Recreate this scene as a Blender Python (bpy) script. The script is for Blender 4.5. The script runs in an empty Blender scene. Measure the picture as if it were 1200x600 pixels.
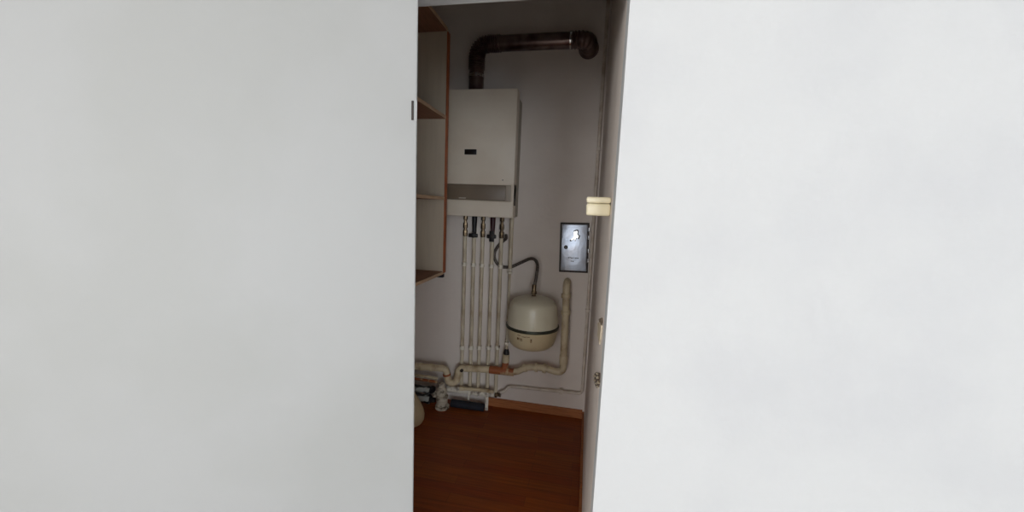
import bpy, bmesh, math, random
from mathutils import Vector, Matrix

SC = bpy.context.scene
COL = SC.collection
random.seed(7)

# ------------------------------------------------------------------ camera
cam_data = bpy.data.cameras.new('camera')
cam_data.sensor_fit = 'HORIZONTAL'
cam_data.sensor_width = 36.0
cam_data.lens = 13.5
cam_data.clip_start = 0.02
cam = bpy.data.objects.new('camera', cam_data)
COL.objects.link(cam)
R = Matrix(((0.98000, -0.06370, 0.18850), (0.19480, 0.11360, -0.97420), (0.04070, 0.99150, 0.12370)))
q = R.to_quaternion(); q.normalize()
cam.matrix_world = Matrix.Translation((0, 0, 1.5)) @ q.to_matrix().to_4x4()
SC.camera = cam

# ------------------------------------------------------------------ light
SC.view_settings.view_transform = 'Standard'
SC.view_settings.look = 'None'
SC.view_settings.exposure = 0.0
SC.view_settings.gamma = 1.0
SC.view_settings.use_curve_mapping = False
world = bpy.data.worlds.new('daylight')
SC.world = world
world.use_nodes = True
bg = world.node_tree.nodes['Background']
bg.inputs[0].default_value = (0.80, 0.90, 1.0, 1)
bg.inputs[1].default_value = 1.0

UNSEEN_WINS = ((-1.95, -0.20, 0.45, 2.40), (0.85, 2.45, 0.45, 2.40))   # two unseen windows behind the camera, placed to shape the light: x0, x1, z0, z1
ROOM = (-2.6, 2.5, -4.6, 0.94)           # x0, x1, y0, y1
CEIL = 2.95
def area(name, loc, rot, sx, sy, power, color):
    d = bpy.data.lights.new(name, 'AREA')
    d.shape = 'RECTANGLE'; d.size = sx; d.size_y = sy
    d.energy = power; d.color = color
    o = bpy.data.objects.new(name, d); COL.objects.link(o)
    o.location = loc; o.rotation_euler = rot
    return o
for (wx0, wx1, wz0, wz1), watt in zip(UNSEEN_WINS, (68.0, 118.0)):
    area('window_daylight', ((wx0 + wx1) / 2, ROOM[2] - 0.04, (wz0 + wz1) / 2), (math.radians(90), 0, 0), wx1 - wx0, wz1 - wz0, watt, (0.97, 0.98, 1.0) if wx0 < 0 else (0.86, 0.93, 1.0))  # lamps at the unseen windows, power and tint set to shape closet light

ADDED_SIDEWIN = (-4.2, -2.3, 0.7, 2.3)          # unseen opening added to brighten the closet's right wall: y0, y1, z0, z1
area('added_side_light', (ROOM[0] - 0.04, (ADDED_SIDEWIN[0] + ADDED_SIDEWIN[1]) / 2, (ADDED_SIDEWIN[2] + ADDED_SIDEWIN[3]) / 2), (math.radians(90), 0, math.radians(-90)),
     ADDED_SIDEWIN[1] - ADDED_SIDEWIN[0], ADDED_SIDEWIN[3] - ADDED_SIDEWIN[2], 105.0, (1.0, 0.97, 0.93))  # lamp added at the unseen side opening

# ------------------------------------------------------------------ materials
def srgb(r, g, b):
    f = lambda c: (c / 255 / 12.92) if c / 255 <= 0.04045 else ((c / 255 + 0.055) / 1.055) ** 2.4
    return (f(r), f(g), f(b), 1)

def material(name, color, rough=0.6, metal=0.0, color2=None, scale=6.0, lo=0.45, hi=0.65, bump=0.0, bump_scale=60.0,
             stretch=(1, 1, 1), detail=4.0, spec=0.5, coat=0.0):
    m = bpy.data.materials.new(name); m.use_nodes = True
    nt = m.node_tree; N = nt.nodes; L = nt.links
    p = N['Principled BSDF']
    p.inputs['Base Color'].default_value = color
    p.inputs['Roughness'].default_value = rough
    p.inputs['Metallic'].default_value = metal
    p.inputs['Specular IOR Level'].default_value = spec
    p.inputs['Coat Weight'].default_value = coat
    tc = N.new('ShaderNodeTexCoord')
    mp = N.new('ShaderNodeMapping'); mp.inputs['Scale'].default_value = stretch
    L.new(tc.outputs['Object'], mp.inputs[0])
    if color2 is not None:
        n = N.new('ShaderNodeTexNoise'); n.inputs['Scale'].default_value = scale; n.inputs['Detail'].default_value = detail
        L.new(mp.outputs[0], n.inputs['Vector'])
        mr = N.new('ShaderNodeMapRange'); mr.inputs[1].default_value = lo; mr.inputs[2].default_value = hi
        L.new(n.outputs['Fac'], mr.inputs[0])
        mx = N.new('ShaderNodeMix'); mx.data_type = 'RGBA'
        mx.inputs[6].default_value = color; mx.inputs[7].default_value = color2
        L.new(mr.outputs[0], mx.inputs[0]); L.new(mx.outputs[2], p.inputs['Base Color'])
    if bump:
        n2 = N.new('ShaderNodeTexNoise'); n2.inputs['Scale'].default_value = bump_scale; n2.inputs['Detail'].default_value = 3
        L.new(mp.outputs[0], n2.inputs['Vector'])
        b = N.new('ShaderNodeBump'); b.inputs['Strength'].default_value = bump; b.inputs['Distance'].default_value = 0.004
        L.new(n2.outputs['Fac'], b.inputs['Height']); L.new(b.outputs[0], p.inputs['Normal'])
    return m

def plank_material(name, ca, cb, cgap):
    m = bpy.data.materials.new(name); m.use_nodes = True
    nt = m.node_tree; N = nt.nodes; L = nt.links
    p = N['Principled BSDF']; p.inputs['Roughness'].default_value = 0.42; p.inputs['Specular IOR Level'].default_value = 0.3
    tc = N.new('ShaderNodeTexCoord')
    br = N.new('ShaderNodeTexBrick'); br.inputs['Scale'].default_value = 1.0
    br.inputs['Brick Width'].default_value = 0.62; br.inputs['Row Height'].default_value = 0.068
    br.inputs['Mortar Size'].default_value = 0.0008; br.inputs['Mortar Smooth'].default_value = 0.2; br.offset = 0.37
    br.inputs['Color1'].default_value = ca; br.inputs['Color2'].default_value = cb; br.inputs['Mortar'].default_value = cgap
    L.new(tc.outputs['Object'], br.inputs['Vector'])
    mp = N.new('ShaderNodeMapping'); mp.inputs['Scale'].default_value = (2.2, 42, 1)
    L.new(tc.outputs['Object'], mp.inputs[0])
    n = N.new('ShaderNodeTexNoise'); n.inputs['Scale'].default_value = 1.6; n.inputs['Detail'].default_value = 5
    L.new(mp.outputs[0], n.inputs['Vector'])
    mr = N.new('ShaderNodeMapRange'); mr.inputs[1].default_value = 0.3; mr.inputs[2].default_value = 0.7
    mr.inputs[3].default_value = 0.72; mr.inputs[4].default_value = 1.18
    L.new(n.outputs['Fac'], mr.inputs[0])
    mx = N.new('ShaderNodeMix'); mx.data_type = 'RGBA'; mx.blend_type = 'MULTIPLY'; mx.inputs[0].default_value = 1.0
    L.new(br.outputs['Color'], mx.inputs[6]); L.new(mr.outputs[0], mx.inputs[7])
    L.new(mx.outputs[2], p.inputs['Base Color'])
    return m

M_ROOMWALL = material('white_wall_paint', srgb(205, 206, 207), 0.85, bump=0.3, bump_scale=55, color2=srgb(200, 201, 203), scale=3)
M_CLOSET = material('off_white_closet_paint', srgb(235, 225, 217), 0.85, bump=0.3, bump_scale=40, color2=srgb(229, 218, 209), scale=2.2)
M_CEIL = material('ceiling_paint', srgb(222, 214, 204), 0.9, color2=srgb(214, 206, 196), scale=2)
M_DOOR = material('shade_greyed_door_paint', srgb(175, 176, 176), 0.6, color2=srgb(171, 172, 171), scale=2.5)  # white door; its weaker light is put into a greyer base colour
M_FLOOR = plank_material('reddish_laminate', srgb(152, 78, 28), srgb(138, 62, 24), srgb(90, 38, 16))
M_BOUNCEFLOOR = material('unseen_bounce_floor', srgb(196, 192, 186), 0.9, color2=srgb(186, 182, 178), scale=30)  # unseen floor, pale grey chosen for bright neutral bounce
M_SKIRT = material('wood_skirting', srgb(178, 112, 66), 0.5, color2=srgb(150, 88, 48), scale=5, stretch=(2, 30, 30))
M_SHELF = material('brown_shelf_wood', srgb(150, 104, 76), 0.6, color2=srgb(134, 90, 64), scale=5, stretch=(25, 2, 25))
M_EDGE = material('orange_edge_veneer', srgb(180, 100, 56), 0.5, color2=srgb(148, 76, 40), scale=6, stretch=(20, 20, 1.5))
M_PALEDGE = material('pale_board_edge', srgb(214, 182, 150), 0.55, color2=srgb(196, 160, 126), scale=6, stretch=(20, 2, 20))
M_LAMIN = material('beige_shelf_laminate', srgb(204, 190, 170), 0.5, color2=srgb(199, 185, 165), scale=3, stretch=(20, 20, 1.5))
M_ENAMEL = material('cream_boiler_enamel', srgb(229, 217, 200), 0.38, color2=srgb(223, 209, 191), scale=4)
M_BODY = material('grey_boiler_sheet', srgb(176, 168, 152), 0.5, color2=srgb(150, 136, 116), scale=9, lo=.5, hi=.75)
M_FLAP = material('brown_grey_flap', srgb(126, 111, 95), 0.4, color2=srgb(119, 104, 89), scale=4)
M_FLAPEND = material('pale_flap_grip', srgb(176, 164, 150), 0.4)
M_BADGE = material('black_badge', srgb(14, 13, 14), 0.3)
M_PALE = material('pale_print', srgb(196, 186, 172), 0.5)
M_FLUE = material('dull_brown_flue_metal', srgb(132, 114, 110), 0.29, metal=0.9, color2=srgb(100, 82, 78), scale=10)
M_STEEL = material('bright_steel', srgb(205, 205, 205), 0.2, metal=1.0)
M_THIN = material('wall_coloured_pipe_paint', srgb(220, 208, 194), 0.5, color2=srgb(196, 180, 162), scale=12)
M_CHROME = material('chrome_lid', srgb(196, 206, 222), 0.36, metal=0.95, bump=1.0, bump_scale=13, color2=srgb(186, 190, 200), scale=9)
M_PIPE = material('cream_pipe_paint', srgb(212, 200, 176), 0.45, color2=srgb(150, 122, 88), scale=16, lo=.48, hi=.74, stretch=(1, 1, .35))
M_PIPEW = material('white_pipe_paint', srgb(234, 227, 212), 0.5, color2=srgb(110, 88, 66), scale=22, lo=.52, hi=.72)
M_DRAIN = material('aged_cream_drain_paint', srgb(216, 200, 168), 0.45, color2=srgb(150, 116, 78), scale=14, lo=.48, hi=.82)
M_TEE = material('brown_tee_plastic', srgb(158, 90, 52), 0.5, color2=srgb(196, 168, 132), scale=17, lo=.54, hi=.63)
M_BRASS = material('dull_brass', srgb(132, 114, 90), 0.34, metal=0.9, color2=srgb(74, 60, 46), scale=40, lo=.4, hi=.65)
M_BLACK = material('black_rubber', srgb(26, 24, 26), 0.5)
M_MAROON = material('dark_red_handle', srgb(58, 22, 28), 0.5)
M_HOSE = material('braided_grey_hose', srgb(112, 104, 98), 0.42, metal=0.6, color2=srgb(70, 62, 56), scale=120, bump=0.6, bump_scale=300)
M_VESSEL = material('cream_vessel_enamel', srgb(228, 220, 196), 0.28, color2=srgb(220, 210, 184), scale=5)
M_VESSELB = material('yellowed_vessel_enamel', srgb(218, 202, 166), 0.32, color2=srgb(206, 186, 148), scale=5)
M_BAND = material('dark_green_band', srgb(70, 72, 62), 0.35, metal=0.5)
M_MARK = material('brown_sticker_print', srgb(110, 78, 50), 0.6, color2=srgb(180, 156, 118), scale=60, lo=.45, hi=.6)
M_CREAMPL = material('cream_plastic', srgb(230, 220, 192), 0.35, color2=srgb(224, 212, 178), scale=8)
M_JUG = material('beige_jug_plastic', srgb(206, 186, 150), 0.45, color2=srgb(190, 168, 130), scale=7)
M_NAVY = material('dark_navy_foam', srgb(28, 31, 42), 0.8, color2=srgb(22, 24, 33), scale=12)
M_PATCHY = material('black_wrap_with_white_plaster', srgb(24, 22, 24), 0.7, color2=srgb(186, 190, 186), scale=13, lo=.5, hi=.56, stretch=(.6, 1.3, 1.3))
M_VALVE = material('plastered_valve', srgb(206, 196, 178), 0.65, color2=srgb(98, 82, 66), scale=24, lo=.5, hi=.66, bump=.5, bump_scale=70)
M_PLASTER = material('raw_plaster', srgb(226, 212, 188), 0.9, color2=srgb(190, 170, 140), scale=40, bump=.8, bump_scale=120)
M_RAGGED = material('ragged_hole', srgb(104, 88, 76), 0.9, color2=srgb(70, 58, 50), scale=60)
M_HOLLOW = material('brown_hollow', srgb(150, 132, 112), 0.9, color2=srgb(120, 104, 88), scale=30)  # darker brown than the bare plaster below it
M_HOLE = material('dark_hole', srgb(46, 36, 30), 0.9)
M_DARKGAP = material('dark_frame_metal', srgb(58, 50, 46), 0.5, metal=0.4)
M_FRAME = material('window_frame_white', srgb(235, 235, 235), 0.4)

# ------------------------------------------------------------------ mesh helpers (world coordinates)
def B(): return bmesh.new()

def box(bm, x0, x1, y0, y1, z0, z1, bev=0.0, seg=2, mat=None):
    t = bmesh.new()
    vs = [t.verts.new((x, y, z)) for x in (x0, x1) for y in (y0, y1) for z in (z0, z1)]
    for f in ((0, 1, 3, 2), (4, 6, 7, 5), (0, 4, 5, 1), (2, 3, 7, 6), (0, 2, 6, 4), (1, 5, 7, 3)):
        t.faces.new([vs[i] for i in f])
    bmesh.ops.recalc_face_normals(t, faces=t.faces)
    if bev: bmesh.ops.bevel(t, geom=list(t.edges), offset=bev, segments=seg, profile=0.5, affect='EDGES')
    if mat is not None: t.transform(mat)
    me = bpy.data.meshes.new('tmp'); t.to_mesh(me); t.free(); bm.from_mesh(me); bpy.data.meshes.remove(me)
    return bm

def fillet(pts, rad, n=7):
    pts = [Vector(p) for p in pts]
    if not rad: return pts
    out = [pts[0]]
    for i in range(1, len(pts) - 1):
        a, b, c = pts[i - 1], pts[i], pts[i + 1]
        u = (a - b); v = (c - b); r = rad[i] if isinstance(rad, dict) and i in rad else (rad if not isinstance(rad, dict) else 0.02)
        ang = u.angle(v)
        if ang > math.pi - 0.02: out.append(b); continue
        d = min(r / math.tan(ang / 2), u.length * .49, v.length * .49)
        r2 = d * math.tan(ang / 2)
        u.normalize(); v.normalize()
        cen = b + (u + v).normalized() * (r2 / math.sin(ang / 2))
        p0 = b + u * d - cen; p1 = b + v * d - cen
        ax = p0.cross(p1).normalized(); tot = p0.angle(p1)
        for k in range(n + 1): out.append(cen + Matrix.Rotation(tot * k / n, 3, ax) @ p0)
    out.append(pts[-1]); return out

def smooth_path(pts, n=8):
    P = [Vector(p) for p in pts]; P = [P[0] * 2 - P[1]] + P + [P[-1] * 2 - P[-2]]
    out = []
    for i in range(1, len(P) - 2):
        a, b, c, d = P[i - 1:i + 3]
        for k in range(n):
            t = k / n
            out.append(.5 * ((2 * b) + (c - a) * t + (2 * a - 5 * b + 4 * c - d) * t * t + (3 * b - a - 3 * c + d) * t ** 3))
    out.append(P[-2]); return out

def tube(bm, pts, r, seg=16, step=None, cap=True, phase=0.0):
    pts = [Vector(p) for p in pts]
    if step:
        new = [pts[0]]
        for a, b in zip(pts, pts[1:]):
            n = max(1, int((b - a).length / step))
            new += [a + (b - a) * k / n for k in range(1, n + 1)]
        pts = new
    cl = [pts[0]]
    for p in pts[1:]:
        if (p - cl[-1]).length > 1e-6: cl.append(p)
    pts = cl
    t = (pts[1] - pts[0]).normalized()
    nrm = t.orthogonal().normalized()
    rings = []; s = 0
    for i, p in enumerate(pts):
        if i: s += (p - pts[i - 1]).length
        nt = (pts[min(i + 1, len(pts) - 1)] - pts[max(i - 1, 0)]).normalized()
        nrm = (t.rotation_difference(nt) @ nrm); nrm = (nrm - nt * nrm.dot(nt)).normalized(); t = nt
        bn = t.cross(nrm); rr = r(s) if callable(r) else r
        rings.append([bm.verts.new(p + (nrm * math.cos(a) + bn * math.sin(a)) * rr) for a in [2 * math.pi * (k + phase) / seg for k in range(seg)]])
    for a, b in zip(rings, rings[1:]):
        for k in range(seg): bm.faces.new((a[k], a[(k + 1) % seg], b[(k + 1) % seg], b[k]))
    if cap:
        bm.faces.new(list(reversed(rings[0]))); bm.faces.new(rings[-1])
    return bm

def lathe(bm, prof, c, axis='Z', seg=32, flip=1):
    c = Vector(c); rings = []
    def pt(r, h, a):
        x, y = r * math.cos(a), r * math.sin(a)
        return c + Vector({'Z': (x, y, h), 'X': (h * flip, x, y), 'Y': (x, h * flip, y)}[axis])
    for r, h in prof:
        rings.append([bm.verts.new(pt(max(r, .0002), h, 2 * math.pi * k / seg)) for k in range(seg)])
    for a, b in zip(rings, rings[1:]):
        for k in range(seg): bm.faces.new((a[k], a[(k + 1) % seg], b[(k + 1) % seg], b[k]))
    bm.faces.new(list(reversed(rings[0]))); bm.faces.new(rings[-1])
    bmesh.ops.recalc_face_normals(bm, faces=bm.faces)
    return bm

def prism(bm, poly, fn, depth):
    """polygon in 2-D, fn(u,v,d) gives the point"""
    a = [bm.verts.new(fn(u, v, 0)) for u, v in poly]; b = [bm.verts.new(fn(u, v, depth)) for u, v in poly]
    n = len(poly)
    bm.faces.new(a); bm.faces.new(list(reversed(b)))
    for k in range(n): bm.faces.new((a[k], b[k], b[(k + 1) % n], a[(k + 1) % n]))
    bmesh.ops.recalc_face_normals(bm, faces=bm.faces)
    return bm

# ------------------------------------------------------------------ object helpers
def wloc(o):
    v = Vector(o.location)
    while o.parent: o = o.parent; v = v + Vector(o.location)
    return v

def obj(name, bm, m, parent=None, origin=None, smooth=True, label=None):
    me = bpy.data.meshes.new(name)
    bmesh.ops.recalc_face_normals(bm, faces=bm.faces)
    base = wloc(parent) if parent else Vector(origin or (0, 0, 0))
    bm.transform(Matrix.Translation(-base)); bm.to_mesh(me); bm.free()
    me.materials.append(m)
    if smooth:
        for p in me.polygons: p.use_smooth = True
        me.set_sharp_from_angle(angle=math.radians(38))
    o = bpy.data.objects.new(name, me); COL.objects.link(o)
    if parent: o.parent = parent
    else: o.location = base
    if label: o['label'] = label
    return o

def thing(name, label, cat, loc, group=None):
    o = bpy.data.objects.new(name, None); COL.objects.link(o)
    o.empty_display_size = 0.1; o.location = loc; o['label'] = label; o['category'] = cat
    if group: o['group'] = group
    return o

def struct(name, bm, m, label=None, smooth=False):
    o = obj(name, bm, m, smooth=smooth); o['kind'] = 'structure'
    if label: o['label'] = label
    return o

# ------------------------------------------------------------------ the setting
XL, XR, YF, YB = -1.29, 0.06, 1.04, 2.70        # closet inside
X0, X1, Y0, Y1 = ROOM
OPL, OPT = -0.497, 2.03                          # opening: left jamb, header height
T = 0.12
struct('floor', box(B(), XL - T, XR + T, YF - .05, YB + T, -0.08, 0), M_FLOOR)
struct('floor_room', box(B(), X0 - T, X1 + T, Y0 - T, YF - .05, -0.08, 0), M_BOUNCEFLOOR)
struct('ceiling', box(B(), X0 - T, X1 + T, Y0 - T, YB + T, CEIL, CEIL + .1), M_CEIL)
struct('wall_back', box(B(), XL - T, XR + T, YB, YB + T, 0, CEIL), M_CLOSET)
wr = struct('wall_right', box(B(), XR, XR + T, YF, YB, 0, CEIL), M_CLOSET)
struct('wall_left', box(B(), XL - T, XL, YF, YB, 0, CEIL), M_CLOSET)
wf = B()
box(wf, XR, X1, Y1, YF, 0, CEIL)
box(wf, X0, OPL, Y1, YF, 0, CEIL)
box(wf, OPL, XR, Y1, YF, OPT, CEIL)
struct('wall_front', wf, M_ROOMWALL)
wl = B(); sy0, sy1, sz0, sz1 = ADDED_SIDEWIN
box(wl, X0 - T, X0, Y0, sy0, 0, CEIL); box(wl, X0 - T, X0, sy1, YF, 0, CEIL); box(wl, X0 - T, X0, sy0, sy1, 0, sz0); box(wl, X0 - T, X0, sy0, sy1, sz1, CEIL)
struct('wall_room_left', wl, M_ROOMWALL)
w3 = B()
for y in (sy0, (sy0 + sy1) / 2 - .03, sy1 - .06): box(w3, X0 - .03, X0 + .02, y, y + .06, sz0, sz1)
for z in (sz0, sz1 - .06): box(w3, X0 - .03, X0 + .02, sy0, sy1, z, z + .06)
struct('window_3', w3, M_FRAME)  # frame of the added side opening
struct('wall_room_right', box(B(), X1, X1 + T, Y0, YF, 0, CEIL), M_ROOMWALL)
wb = B()
(wa0, wa1, wz0, wz1), (wb0, wb1, _, _) = UNSEEN_WINS
box(wb, X0 - T, wa0, Y0 - T, Y0, 0, CEIL); box(wb, wa1, wb0, Y0 - T, Y0, 0, CEIL); box(wb, wb1, X1 + T, Y0 - T, Y0, 0, CEIL)
for a, c in ((wa0, wa1), (wb0, wb1)):
    box(wb, a, c, Y0 - T, Y0, 0, wz0); box(wb, a, c, Y0 - T, Y0, wz1, CEIL)
struct('wall_room_back', wb, M_ROOMWALL)
for i, (a, c, z0, z1) in enumerate(UNSEEN_WINS):
    w1 = B()
    for x in (a, (a + c) / 2 - .03, c - .06): box(w1, x, x + .06, Y0 - .03, Y0 + .02, z0, z1)
    for z in (z0, z1 - .06): box(w1, a, c, Y0 - .03, Y0 + .02, z, z + .06)
    struct('window_%d' % (i + 1), w1, M_FRAME)  # frames of the unseen openings placed for the light
struct('baseboard_back', box(B(), -0.665, XR - .0135, YB - .015, YB, 0, .064, .002), M_SKIRT)
struct('baseboard_right', box(B(), XR - .013, XR, YF + .1, YB - .0, 0, .05, .002), M_SKIRT)

# chipped plaster on the right wall, where the lock and its plate once sat
def right_wall_poly(poly, depth, jit=.0015):
    return prism(B(), [(y + random.uniform(-jit, jit), z + random.uniform(-jit, jit)) for y, z in poly], lambda u, v, d: (XR - d, u, v), depth)
PATCH = [(1.39, 1.098), (1.227, 1.152), (1.105, 1.176), (1.112, 1.151), (1.126, 1.129), (1.152, 1.104), (1.232, 1.09), (1.324, 1.075), (1.305, 1.102)]
obj('plaster_patch', right_wall_poly(PATCH, .004), M_PLASTER, wr, smooth=False, label='bare plaster patch on the wall edge')
obj('plaster_hollow', right_wall_poly([(1.327, 1.132), (1.121, 1.195), (1.086, 1.187), (1.254, 1.139)], .003), M_HOLLOW, wr, smooth=False)
obj('strike_hole', right_wall_poly([(1.373, 0.911), (1.243, 0.976), (1.037, 1.062), (1.019, 1.047), (1.039, 1.021), (1.147, 0.966), (1.296, 0.91)], .0025), M_RAGGED, wr, smooth=False, label='dark ragged lock hole')
for poly in [[(1.396, 0.897), (1.295, 0.943), (1.229, 0.968), (1.253, 0.953), (1.373, 0.901)], [(1.209, 0.986), (1.139, 1.018), (1.091, 1.035), (1.108, 1.024), (1.193, 0.989)], [(1.358, 0.898), (1.283, 0.933), (1.231, 0.952), (1.247, 0.94), (1.335, 0.902)], [(1.172, 0.99), (1.09, 1.027), (1.036, 1.048), (1.056, 1.035), (1.156, 0.992)], [(1.21, 0.954), (1.145, 0.985), (1.099, 1.002), (1.114, 0.991), (1.192, 0.957)], [(1.088, 1.013), (1.045, 1.034), (1.013, 1.044), (1.022, 1.036), (1.073, 1.014)], [(1.127, 0.982), (1.075, 1.008), (1.039, 1.021), (1.051, 1.013), (1.112, 0.985)]]:
    obj('plaster_chip', right_wall_poly(poly, .005), M_PLASTER, wr, smooth=False)

# white door swung open toward the room, hinge edge beside the opening
TH = math.radians(155); DP = Vector((-.42, .895, 0)); dd = Vector((math.cos(TH), -math.sin(TH), 0)); dn = Vector((-math.sin(TH), -math.cos(TH), 0))
DM = Matrix.Translation(DP) @ Matrix((dd.to_tuple() + (0,), dn.to_tuple() + (0,), (0, 0, 1, 0), (0, 0, 0, 1))).transposed()
door = struct('door_1', box(B(), 0, .9, 0, .04, .008, 2.022, .004, 3, mat=DM), M_DOOR, 'white flush door swung open, shade put into its grey', smooth=True)
hb = B()
tube(hb, [DM @ Vector((.0105, -.0015, 1.700)), DM @ Vector((.0105, -.0015, 1.744))], .0028, 12)
obj('hinge_knuckle', hb, M_DARKGAP, door, label='dark steel hinge knuckle')
box(hb := B(), .0005, .0085, -.0012, .001, 1.698, 1.746, mat=DM)
obj('hinge_leaf', hb, M_DOOR, door)

# ------------------------------------------------------------------ shelf unit on the left wall
SX, SY0, SY1, SZ0, SZ1 = -.85, 1.12, 2.232, 1.080, 2.50
shelf = thing('shelf_unit', 'open brown wooden wall shelf unit with pale board edges, left of the boiler', 'shelf', (XL, SY0, SZ0))
ENDT = .034
obj('end_panel', box(B(), XL, SX - .003, SY1 - ENDT, SY1, SZ0, SZ1, .001), M_LAMIN, shelf, smooth=False, label='beige end panel')
obj('edge_strip', box(B(), SX - .003, SX + .003, SY1 - ENDT - .001, SY1 + .001, SZ0 + .008, SZ1 - .02, .001), M_EDGE, shelf, label='orange brown wooden edge strip')
obj('end_panel', box(B(), XL, SX, SY0, SY0 + ENDT, SZ0, SZ1, .001), M_LAMIN, shelf, smooth=False)
obj('back_panel', box(B(), XL, XL + .006, SY0 + ENDT, SY1 - ENDT, SZ0, SZ1), M_LAMIN, shelf, smooth=False)
for z in (SZ0, 1.532, 2.000, SZ1 - .018):
    bd = obj('shelf_board', box(B(), XL + .006, SX - .003, SY0 + ENDT, SY1 - ENDT, z, z + .018), M_SHELF, shelf, smooth=False)
    obj('front_edge', box(B(), SX - .003, SX + .001, SY0 + ENDT, SY1 - ENDT - .001, z, z + .018, .001), M_PALEDGE, bd, label='pale front edge')
br = B()
box(br, SX - .06, SX - .005, SY1 - .03, SY1 - .002, SZ0 - .022, SZ0)
obj('support_bracket', br, M_NAVY, shelf, smooth=False, label='dark metal bracket under the lowest board')

# ------------------------------------------------------------------ gas boiler
BX0, BX1, BY0, BZ0, BZ1 = -.985, -.474, 2.42, 1.436, 2.232
boiler = thing('gas_boiler', 'cream wall-hung gas boiler with a brown-grey control strip near its bottom', 'boiler', ((BX0 + BX1) / 2, YB, BZ0))
obj('rear_housing', box(B(), BX0 + .02, BX1 - .020, BY0 + .075, YB, BZ0 + .004, BZ1 - .012, .004), M_BODY, boiler, label='dull grey sheet metal housing')
FZ0, FZ1 = 1.541, 1.641
cv = B()
box(cv, BX0, BX1, BY0, BY0 + .08, FZ1, BZ1, .006, 3)
box(cv, BX0, BX1, BY0, BY0 + .08, BZ0, FZ0, .006, 3)
box(cv, BX0 + .003, BX1, BY0 + .012, BY0 + .079, FZ0 - .008, FZ1 + .008)
box(cv, BX1 - .0185, BX1, BY0, BY0 + .08, FZ0 - .006, FZ1 + .006, .002)
obj('front_cover', cv, M_ENAMEL, boiler)
flap = obj('control_flap', box(B(), BX0 + .004, BX1 - .0545, BY0 + .0005, BY0 + .0118, FZ0 + .0005, FZ1 - .0005, .0015), M_FLAP, boiler, label='brown-grey control flap')
obj('flap_grip', box(B(), BX1 - .0535, BX1 - .0195, BY0 + .0, BY0 + .0118, FZ0 + .0005, FZ1 - .0005, .0015), M_FLAPEND, boiler, label='paler end of the control strip')
obj('printed_mark', box(B(), -.838, -.79, BY0 - .0002, BY0 + .001, 1.549, 1.556), M_PALE, flap)
bdg = obj('badge', box(B(), -.806, -.726, BY0 - .003, BY0 + .002, 1.829, 1.862, .001), M_BADGE, boiler, label='black oblong badge')
for z, h in ((1.53, .05), (1.59, .035), (1.65, .03), (1.70, .04), (1.78, .02)):
    obj('side_slot', box(B(), BX1 - .021, BX1 - .0185, 2.52, 2.56 if h < .04 else 2.585, z, z + h), M_HOLE, boiler, smooth=False)
obj('side_lever', box(B(), BX1 - .002, BX1 + .004, BY0 + .02, BY0 + .05, 1.515, 1.57, .002), M_DARKGAP, boiler)
obj('screw_cap', lathe(B(), [(.004, 0), (.004, -.003), (.002, -.004)], (-.548, BY0, 1.674), 'Y', 12), M_FLAP, boiler)
obj('flue_socket', lathe(B(), [(.062, 0), (.062, .006), (.056, .008), (.056, .03), (.054, .03)], (-.784, 2.56, BZ1 - .014), 'Z', 28), M_FLUE, boiler)

# ------------------------------------------------------------------ flue pipe
FX, FY, FZ = -.784, 2.56, 2.552
flue = thing('flue_pipe', 'dark metal flue pipe rising from the boiler and bending along the wall', 'pipe', (FX, FY, BZ1))
RR = .049
obj('riser', tube(B(), [(FX, FY, BZ1 + .0175), (FX, FY, 2.405)], RR, 28), M_FLUE, flue)
el = fillet([(FX, FY, 2.395), (FX, FY, FZ), (FX + .16, FY, FZ)], .11, 24)
obj('corrugated_elbow', tube(B(), el, lambda s: RR + .002 + .0035 * math.sin(s * 2 * math.pi / .0125), 28, step=.0022), M_FLUE, flue)
obj('horizontal_run', tube(B(), [(FX + .155, FY, FZ), (-.165, FY, FZ + .002)], RR, 28), M_FLUE, flue)
el2 = fillet([(-.175, FY, FZ + .002), (-.068, FY, FZ + .002), (-.068, YB - .012, FZ + .002)], .085, 18)
obj('wall_elbow', tube(B(), el2, lambda s: RR + .002 + .003 * math.sin(s * 2 * math.pi / .02), 28, step=.0035), M_FLUE, flue)
obj('wall_rosette', lathe(B(), [(.05, -.016), (.06, -.014), (.066, -.004), (.066, 0)], (-.068, YB, FZ + .002), 'Y', 32), M_FLUE, flue)
for p0, p1 in (((FX, FY, 2.342), (FX, FY, 2.362)), ((-.182, FY, FZ + .002), (-.166, FY, FZ + .002))):
    cb = tube(B(), [p0, p1], RR + .003, 28)
    v = Vector(p1) - Vector(p0)
    c = Vector(p0) + Vector((.02, -.05, 0) if abs(v.z) > abs(v.x) else (0, -.05, .02))
    box(cb, c.x, c.x + .014, c.y - .006, c.y + .012, c.z, c.z + .014, .002)
    obj('hose_clamp', cb, M_STEEL, flue, label='shiny clamp')

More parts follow.
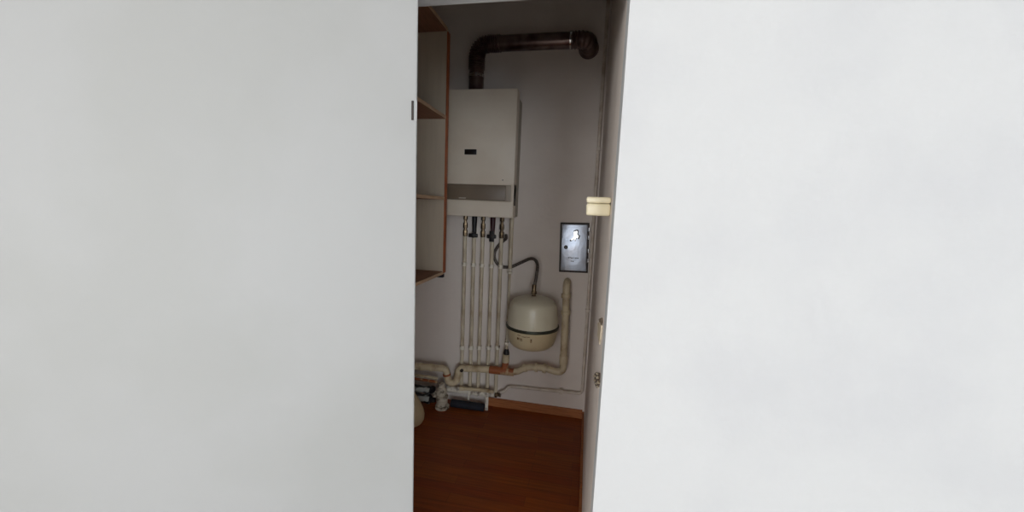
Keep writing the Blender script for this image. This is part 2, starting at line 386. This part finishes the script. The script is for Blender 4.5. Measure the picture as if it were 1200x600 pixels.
# ------------------------------------------------------------------ vertical heating pipes under the boiler
PY, PR = 2.65, .0135
def union(bm, x, z1, z0):
    h = (z1 - z0)
    lathe(bm, [(.012, 0), (.016, -.002), (.016, -.22 * h), (.011, -.24 * h), (.011, -.36 * h), (.017, -.38 * h), (.017, -.60 * h), (.012, -.62 * h), (.012, -.7 * h), (.0175, -.72 * h), (.0175, -.98 * h), (.0145, -h)], (x, PY, z1), 'Z', 8)
pipes = [(-.863, 'leftmost of the row'), (-.795, 'second from left, under a black valve'), (-.731, 'third from left, under a brass union'),
         (-.660, 'fourth from left, under a dark red valve'), (-.594, 'fifth from left, where the hose begins')]
for i, (x, which) in enumerate(pipes):
    t = thing('heating_pipe', 'upright cream heating pipe below boiler, ' + which, 'pipe', (x, PY, .1), 'upright pipes below the boiler')
    ztop = 1.285
    obj('pipe_run', tube(B(), [(x, PY, .137), (x, PY, ztop + .03)], PR, 16, step=.2), M_PIPE, t)
    for z, hh in ((1.068, .026), (.435 + .008 * i, .03)):
        obj('collar', lathe(B(), [(PR, 0), (PR + .005, .002), (PR + .005, hh - .002), (PR, hh)], (x, PY, z), 'Z', 18), M_PIPEW, t)
    if i in (0, 2, 4):
        u = B(); union(u, x, 1.439, ztop)
        obj('union', u, M_BRASS, t, label='dull brass union')
    else:
        mm = M_BLACK if i == 1 else M_MAROON
        obj('valve_body', lathe(B(), [(.019, 0), (.018, -.05), (.0155, -.10), (.014, -.155)], (x, PY, 1.439), 'Z', 16), M_BLACK if i == 1 else M_MAROON, t, label='dark valve body')
        hb = B()
        box(hb, x - .034, x + .034, PY - .036, PY - .02, 1.282, 1.31, .006, 2)
        lathe(hb, [(.012, -.02), (.017, -.018), (.02, .0), (.012, .02)], (x, PY - .022, 1.298), 'Y', 12)
        if i == 3:
            box(hb, x - .016, x + .02, PY - .034, PY - .022, 1.258, 1.334, .005, 2)
        obj('valve_handle', hb, M_BLACK, t, label='black butterfly handle')
# sixth pipe, ends in the tee of the drain
x6 = -.524
t6 = thing('overflow_pipe', 'slim upright cream pipe ending above the brown tee, rightmost of the row', 'pipe', (x6, PY, .4), 'upright pipes below the boiler')
obj('upper_run', tube(B(), [(x6, PY, 1.06), (x6, PY, 1.439)], .0145, 16), M_PIPE, t6)
for z in (1.058, 1.036): obj('collar', lathe(B(), [(.013, 0), (.019, .002), (.019, .013), (.013, .015)], (x6, PY, z), 'Z', 16), M_PIPEW, t6)
obj('lower_run', tube(B(), fillet([(x6, PY, 1.065), (x6, PY, .58), (-.517, 2.612, .535), (-.517, 2.61, .4935)], .03), .0095, 14), M_PIPE, t6)
obj('nipple', lathe(B(), [(.01, 0), (.0155, .002), (.0155, .022), (.01, .024)], (-.517, 2.615, .522), 'Z', 16), M_PIPEW, t6)

# ------------------------------------------------------------------ drain pipe with trap
DY, DR = 2.603, .0245
drain = thing('drain_pipe', 'thick cream drain pipe running across the wall with a brown tee and a looped trap', 'pipe', (-.55, DY, .3))
riser = fillet([(-.117, YB + .0, 1.003), (-.117, DY, 1.003), (-.112, DY, .80), (-.107, DY, .372), (-.17, DY, .372)], {1: .034, 2: .3, 3: .034}, 8)
obj('riser', tube(B(), riser, DR, 20), M_DRAIN, drain)
def collar(p0, p1, rad=DR + .008, m=M_DRAIN, nm='collar', par=drain):
    p0, p1 = Vector(p0), Vector(p1); L = (p1 - p0).length
    return obj(nm, tube(B(), [p0, p0 + (p1 - p0) * .06, p0 + (p1 - p0) * .94, p1], lambda s: rad if .01 * L < s < .99 * L else rad - .003, 22), m, par)
collar((-.1155, DY, .905), (-.1158, DY, .935)); collar((-.1115, DY, .79), (-.112, DY, .815)); collar((-.108, DY, .43), (-.1083, DY, .50), DR + .004)
obj('offset_run', tube(B(), smooth_path([(-.16, DY, .372), (-.24, DY, .386), (-.30, DY, .384), (-.352, DY, .378), (-.39, DY, .362), (-.43, DY, .338), (-.47, DY, .330)], 6), DR - .001, 20), M_DRAIN, drain)
collar((-.222, DY, .382), (-.248, DY, .385)); collar((-.285, DY, .385), (-.305, DY, .384)); collar((-.365, DY, .374), (-.385, DY, .366), DR + .004)
te = tube(B(), [(-.635, DY, .327), (-.455, DY, .328)], DR + .004, 22)
tube(te, [(-.527, DY, .33), (-.519, 2.607, .395)], DR - .001, 20)
obj('tee', te, M_TEE, drain, label='brown tee fitting')
tu = B()
lathe(tu, [(DR - .004, 0), (DR + .0005, .002), (DR, .058), (.018, .064)], (-.518, 2.607, .393), 'Z', 22)
obj('tee_socket', tu, M_DRAIN, drain)
obj('rubber_sleeve', lathe(B(), [(.022, 0), (.0225, .014), (.017, .03), (.0135, .04)], (-.517, 2.609, .453), 'Z', 20), M_BLACK, drain, label='black rubber sleeve')
trap = fillet([(-.62, DY, .327), (-.868, DY, .308), (-.886, DY - .006, .195), (-.942, DY - .014, .185), (-.962, DY - .02, .300), (-1.04, DY - .02, .296), (XL + .0, DY - .02, .283)], {1: .04, 2: .034, 3: .034, 4: .035, 5: .05}, 9)
obj('trap', tube(B(), trap, DR, 20), M_DRAIN, drain)
collar((-.8735, DY, .262), (-.8765, DY, .245), DR + .004); collar((-.9575, DY - .018, .262), (-.9555, DY - .017, .248), DR + .005, M_TEE)
collar((-1.07, DY - .02, .295), (-1.09, DY - .02, .294), DR + .004); collar((-1.15, DY - .02, .291), (-1.17, DY - .02, .290), DR + .004)
lathe(cl := B(), [(.012, 0), (.012, -.012), (.008, -.014)], (-.838, DY - DR + .002, .305), 'Y', 14)
obj('cleaning_plug', cl, M_DARKGAP, drain)

# ------------------------------------------------------------------ expansion vessel
VX, VY = -.326, 2.515
ves = thing('expansion_vessel', 'round cream expansion vessel with a dark band, hung on the wall below the boiler', 'vessel', (VX, VY, .565))
obj('upper_shell', lathe(B(), [(.172, .715), (.170, .76), (.165, .81), (.160, .85), (.154, .872), (.143, .886), (.122, .899), (.09, .910), (.055, .917), (.02, .920)], (VX, VY, 0), 'Z', 64), M_VESSEL, ves)
obj('lower_shell', lathe(B(), [(.03, .560), (.07, .563), (.105, .570), (.132, .582), (.152, .602), (.162, .632), (.168, .67), (.172, .7145)], (VX, VY, 0), 'Z', 64), M_VESSELB, ves, label='yellowed lower half')
obj('clamp_band', lathe(B(), [(.1715, .706), (.180, .709), (.1815, .7165), (.180, .724), (.1715, .727)], (VX, VY, 0), 'Z', 64), M_BAND, ves, label='dark band around the middle')
for s in (-1, 1):
    lug = B(); box(lug, VX + s * .10 - .012, VX + s * .10 + .012, VY + .13, YB, .70, .735, .003)
    obj('wall_bracket', lug, M_BAND, ves)
def curved(bm, a0, a1, z0, z1, rad, n=8):
    vs = [[bm.verts.new((VX + (r_ + rad(z)) * math.sin(math.radians(a0 + (a1 - a0) * k / n)), VY - (r_ + rad(z)) * math.cos(math.radians(a0 + (a1 - a0) * k / n)), z)) for r_ in (-.002, .0008) for z in (z0, z1)] for k in range(n + 1)]
    for a, b in zip(vs, vs[1:]):
        for i, j in ((0, 1), (1, 3), (3, 2), (2, 0)): bm.faces.new((a[i], a[j], b[j], b[i]))
    bm.faces.new((vs[0][0], vs[0][2], vs[0][3], vs[0][1])); bm.faces.new((vs[-1][0], vs[-1][1], vs[-1][3], vs[-1][2]))
lowr = lambda z: .162 + (z - .632) * (.006 / .038) if z < .67 else .168 + (z - .67) * (.004 / .0445)
lb = B()
curved(lb, -26, -17, .688, .692, lowr); curved(lb, -15, -6, .683, .687, lowr); curved(lb, -6, 3, .686, .689, lowr)
curved(lb, -27, -21, .657, .674, lowr); curved(lb, -20, -14, .664, .672, lowr); curved(lb, -19, -13, .655, .660, lowr); curved(lb, 4, 8, .650, .676, lowr)
obj('sticker_print', lb, M_MARK, ves, label='faded brown sticker print')
obj('inlet_fitting', lathe(B(), [(.016, 0), (.016, .006), (.012, .008), (.012, .016)], (VX, VY, .917), 'Z', 12), M_BRASS, ves)

# braided hose from the fifth pipe to the vessel
hose = thing('braided_hose', 'braided grey hose curling from the pipes to the top of the round vessel', 'hose', (VX, VY, .93))
hp = smooth_path([(-.563, 2.655, 1.31), (-.564, 2.668, 1.285), (-.592, 2.676, 1.258), (-.625, 2.6815, 1.222), (-.648, 2.6815, 1.175), (-.643, 2.6815, 1.125), (-.605, 2.6815, 1.082),
                  (-.53, 2.6815, 1.078), (-.45, 2.675, 1.117), (-.385, 2.645, 1.152), (-.342, 2.61, 1.152), (-.318, 2.57, 1.118), (-.318, 2.535, 1.05), (-.325, 2.516, .982), (VX, VY, .962)], 8)
obj('hose_body', tube(B(), hp, lambda s: .0112 + .0004 * math.sin(s * 2 * math.pi / .006), 14, step=.003), M_HOSE, hose)
obj('end_ferrule', lathe(B(), [(.0125, 0), (.0145, .002), (.0145, .045), (.0125, .048)], (VX, VY, .951), 'Z', 16), M_BRASS, hose)
obj('end_nut', lathe(B(), [(.018, 0), (.018, .018), (.015, .0205)], (VX, VY, .933), 'Z', 6), M_BRASS, hose)

# ------------------------------------------------------------------ thin gas pipe: down the right corner and along the wall
gas = thing('thin_pipe', 'thin pipe painted cream down the right corner and low along the wall', 'pipe', (.04, 2.675, .2))
GR = .011
gp = fillet([(.036, 2.675, CEIL), (.036, 2.675, .198), (-.499, 2.675, .181), (-.535, 2.655, .14), (-.562, 2.65, .139)], {1: .03, 2: .03, 3: .03}, 7)
obj('pipe_run', tube(B(), gp, GR, 14), M_THIN, gas)
for z in (.80, 1.9): obj('pipe_clip', box(B(), .022, .05, 2.658, YB, z, z + .022, .003), M_THIN, gas)
obj('pipe_clip', box(B(), -.125, -.10, 2.658, YB, .178, .212, .003), M_THIN, gas)

# ------------------------------------------------------------------ low pipes by the floor
man = thing('manifold_pipe', 'fat white pipe low by the floor that gathers the upright pipes', 'pipe', (-.78, 2.65, .115))
obj('pipe_run', tube(B(), [(-.97, 2.65, .112), (-.60, 2.65, .118)], .0245, 20), M_PIPEW, man)
for x in (-.80, -.745, -.682): obj('collar', tube(B(), [(x, 2.65, .115), (x + .018, 2.65, .1155)], .031, 20), M_PIPEW, man)
obj('end_plug', lathe(B(), [(.018, 0), (.024, .003), (.024, .018), (.014, .02), (.014, .032), (.017, .034), (.017, .046)], (-.600, 2.65, .118), 'X', 8), M_BRASS, man)
obj('pipe_strap', box(B(), -.664, -.640, 2.612, 2.622, 0, .15, .004), M_PIPEW, man, label='white upright strap')
obj('pipe_strap', box(B(), -.800, -.786, 2.612, 2.622, .06, .15, .004), M_PIPEW, man)
branch = thing('branch_pipe', 'cream pipe slanting just above the fat white pipe, left of the brown skirting', 'pipe', (-.75, 2.6, .15))
obj('pipe_run', tube(B(), fillet([(-.855, 2.603, .150), (-.82, 2.603, .153), (-.70, 2.603, .160), (-.60, 2.605, .158)], .05), .0125, 16), M_DRAIN, branch)
obj('end_collar', tube(B(), [(-.857, 2.603, .150), (-.83, 2.603, .152)], .0165, 16), M_DRAIN, branch)
nav = obj('foam_tube', tube(B(), [(-.920, 2.60, .0285), (-.668, 2.60, .0285)], .028, 20), M_NAVY, origin=(0, 0, 0))
nav['label'] = 'dark navy foam tube lying on the floor along the wall, left of the skirting'; nav['category'] = 'foam tube'

val = thing('floor_valve', 'stubby plastered valve standing on the floor under the looped trap', 'valve', (-.980, 2.56, 0))
obj('foot', lathe(B(), [(.048, 0), (.052, .004), (.052, .022), (.044, .024)], (-.978, 2.56, 0), 'Z', 20), M_VALVE, val)
obj('body', lathe(B(), [(.036, .024), (.040, .03), (.042, .06), (.036, .068), (.044, .072), (.046, .098), (.038, .104)], (-.980, 2.56, 0), 'Z', 20), M_VALVE, val)
obj('bonnet', lathe(B(), [(.034, .104), (.04, .11), (.04, .145), (.03, .158), (.022, .164), (.022, .19), (.017, .196)], (-.984, 2.56, 0), 'Z', 8), M_VALVE, val)
obj('side_outlet', tube(B(), [(-1.05, 2.56, .10), (-1.015, 2.56, .10)], .022, 16), M_VALVE, val)
ins = []
for z, r_, lab in ((.130, .026, 'upper black-wrapped pipe with white plaster flakes, at the left near the floor'), (.060, .032, 'lower black-wrapped pipe with white plaster flakes, at the left near the floor')):
    t = thing('wrapped_pipe', lab, 'pipe', (-1.16, 2.56, z), 'black-wrapped pipes at the left')
    obj('wrapping', tube(B(), [(XL, 2.56, z), (-1.075, 2.56, z - .004)], lambda s, r_=r_: r_ + .003 * math.sin(s * 70), 18, step=.008), M_PATCHY, t)
    obj('end_elbow', tube(B(), fillet([(-1.08, 2.56, z - .004), (-1.054, 2.56, z - .004), (-1.051, 2.55, z + (.024 if z > .1 else -.02))], .02), r_ * .8, 16), M_BLACK, t, label='black elbow')
for z, y, m, nm, lab in ((.213, 2.60, M_DRAIN, 'feed_pipe', 'thin cream pipe at far left above the black-wrapped pipes'), (.184, 2.60, M_TEE, 'feed_pipe', 'thin brown pipe close below the thin cream one at the left')):
    o = obj(nm, tube(B(), [(XL, y, z), (-1.035, y, z - .006)], .0105, 14), m, origin=(0, 0, 0)); o['label'] = lab; o['category'] = 'pipe'

# ------------------------------------------------------------------ chrome panel in the back wall
PW, PH = .187, .336; PC = Vector((-.084, YB, 1.244))
PM = Matrix.Translation(PC) @ Matrix.Rotation(math.radians(-1.6), 4, 'Y')
pan = thing('access_panel', 'upright chrome access panel with a round black lock, set in the back wall', 'panel', PC)
def pbox(*a, **k): return box(B(), *a, mat=PM, **k)
fr = B()
for a in ((-PW / 2 - .006, -PW / 2 + .004, -PH / 2 - .006, PH / 2 + .006), (PW / 2 - .004, PW / 2 + .006, -PH / 2 - .006, PH / 2 + .006)): box(fr, a[0], a[1], -.008, 0, a[2], a[3], .002, mat=PM)
for a in ((-PH / 2 - .006, -PH / 2 + .004), (PH / 2 - .004, PH / 2 + .006)): box(fr, -PW / 2, PW / 2, -.008, 0, a[0], a[1], .002, mat=PM)
obj('frame', fr, M_DARKGAP, pan, label='dark thin frame')
lid = obj('lid', pbox(-PW / 2 + .004, PW / 2 - .005, -.014, -.001, -PH / 2 + .005, PH / 2 - .005, bev=.005, seg=3), M_CHROME, pan)
bolt = [(-.004, .112), (.012, .118), (.020, .116), (.019, .092), (.030, .086), (.024, .066), (.012, .072), (.006, .052), (-.002, .064), (-.018, .052), (-.024, .058), (-.004, .078)]
base = [(u * 1.0 + (u - .001) * .35, v + (v - .084) * .28) for u, v in bolt]
obj('latch_outline', prism(B(), base, lambda u, v, d: PM @ Vector((u, -.0130 - d, v)), .003), M_DARKGAP, lid, smooth=False)  # dark backing added so the bright lever stands out from the lid
obj('latch_lever', prism(B(), bolt, lambda u, v, d: PM @ Vector((u, -.0135 - d, v)), .009), M_STEEL, lid, smooth=False, label='bright raised latch lever')
lk = lathe(B(), [(.0135, 0), (.0135, -.004), (.011, -.006)], (0, 0, 0), 'Y', 20); lk.transform(PM @ Matrix.Translation((-.056, -.0135, .003)))
lko = obj('lock', lk, M_BLACK, lid, label='round black lock')
kh = lathe(B(), [(.0028, 0), (.0028, -.0012), (.002, -.0015)], (0, 0, 0), 'Y', 12); kh.transform(PM @ Matrix.Translation((-.056, -.019, .003)))
obj('keyhole', kh, M_STEEL, lko)
em = B()
for x, w, z in ((-.040, .010, -.073), (-.027, .006, -.072), (-.018, .012, -.074), (-.003, .007, -.073), (.008, .012, -.074), (.024, .008, -.074), (-.020, .008, -.097), (-.009, .010, -.098)):
    box(em, x, x + w, -.0148, -.0138, z, z + .006, mat=PM)
obj('embossed_mark', em, M_DARKGAP, lid, smooth=False)
for z in (.115, .06, -.03, -.10):
    hn = tube(B(), [PM @ Vector((PW / 2 + .005, -.006, z)), PM @ Vector((PW / 2 + .005, -.006, z + .026))], .006, 12)
    obj('hinge', hn, M_STEEL, pan)

# ------------------------------------------------------------------ cream box on the right wall
cb = thing('junction_box', 'small cream plastic box on the right wall, above the chrome panel', 'electrical box', (XR, 1.16, 1.515))
obj('base', box(B(), -.0075, XR, 1.115, 1.185, 1.488, 1.523, .007, 3), M_CREAMPL, cb)
obj('lid', box(B(), -.0085, XR, 1.113, 1.187, 1.5235, 1.541, .006, 3), M_CREAMPL, cb)

# ------------------------------------------------------------------ beige jug at the left
JX, JY = -1.128, 2.33
jug = thing('plastic_jug', 'beige plastic jug on the floor at the left, half behind the open door', 'jug', (JX, JY, 0))
obj('body', lathe(B(), [(.082, 0), (.092, .004), (.100, .02), (.102, .05), (.096, .085), (.080, .125), (.062, .16), (.045, .19), (.034, .212), (.030, .232)], (JX, JY, 0), 'Z', 40), M_JUG, jug)
obj('cap', lathe(B(), [(.034, .233), (.034, .26), (.031, .264)], (JX, JY, 0), 'Z', 24), M_JUG, jug)
obj('handle', tube(B(), smooth_path([(JX - .03, JY + .01, .215), (JX - .07, JY + .05, .212), (JX - .09, JY + .07, .17), (JX - .08, JY + .06, .12), (JX - .06, JY + .05, .10)], 5), .009, 12), M_JUG, jug)
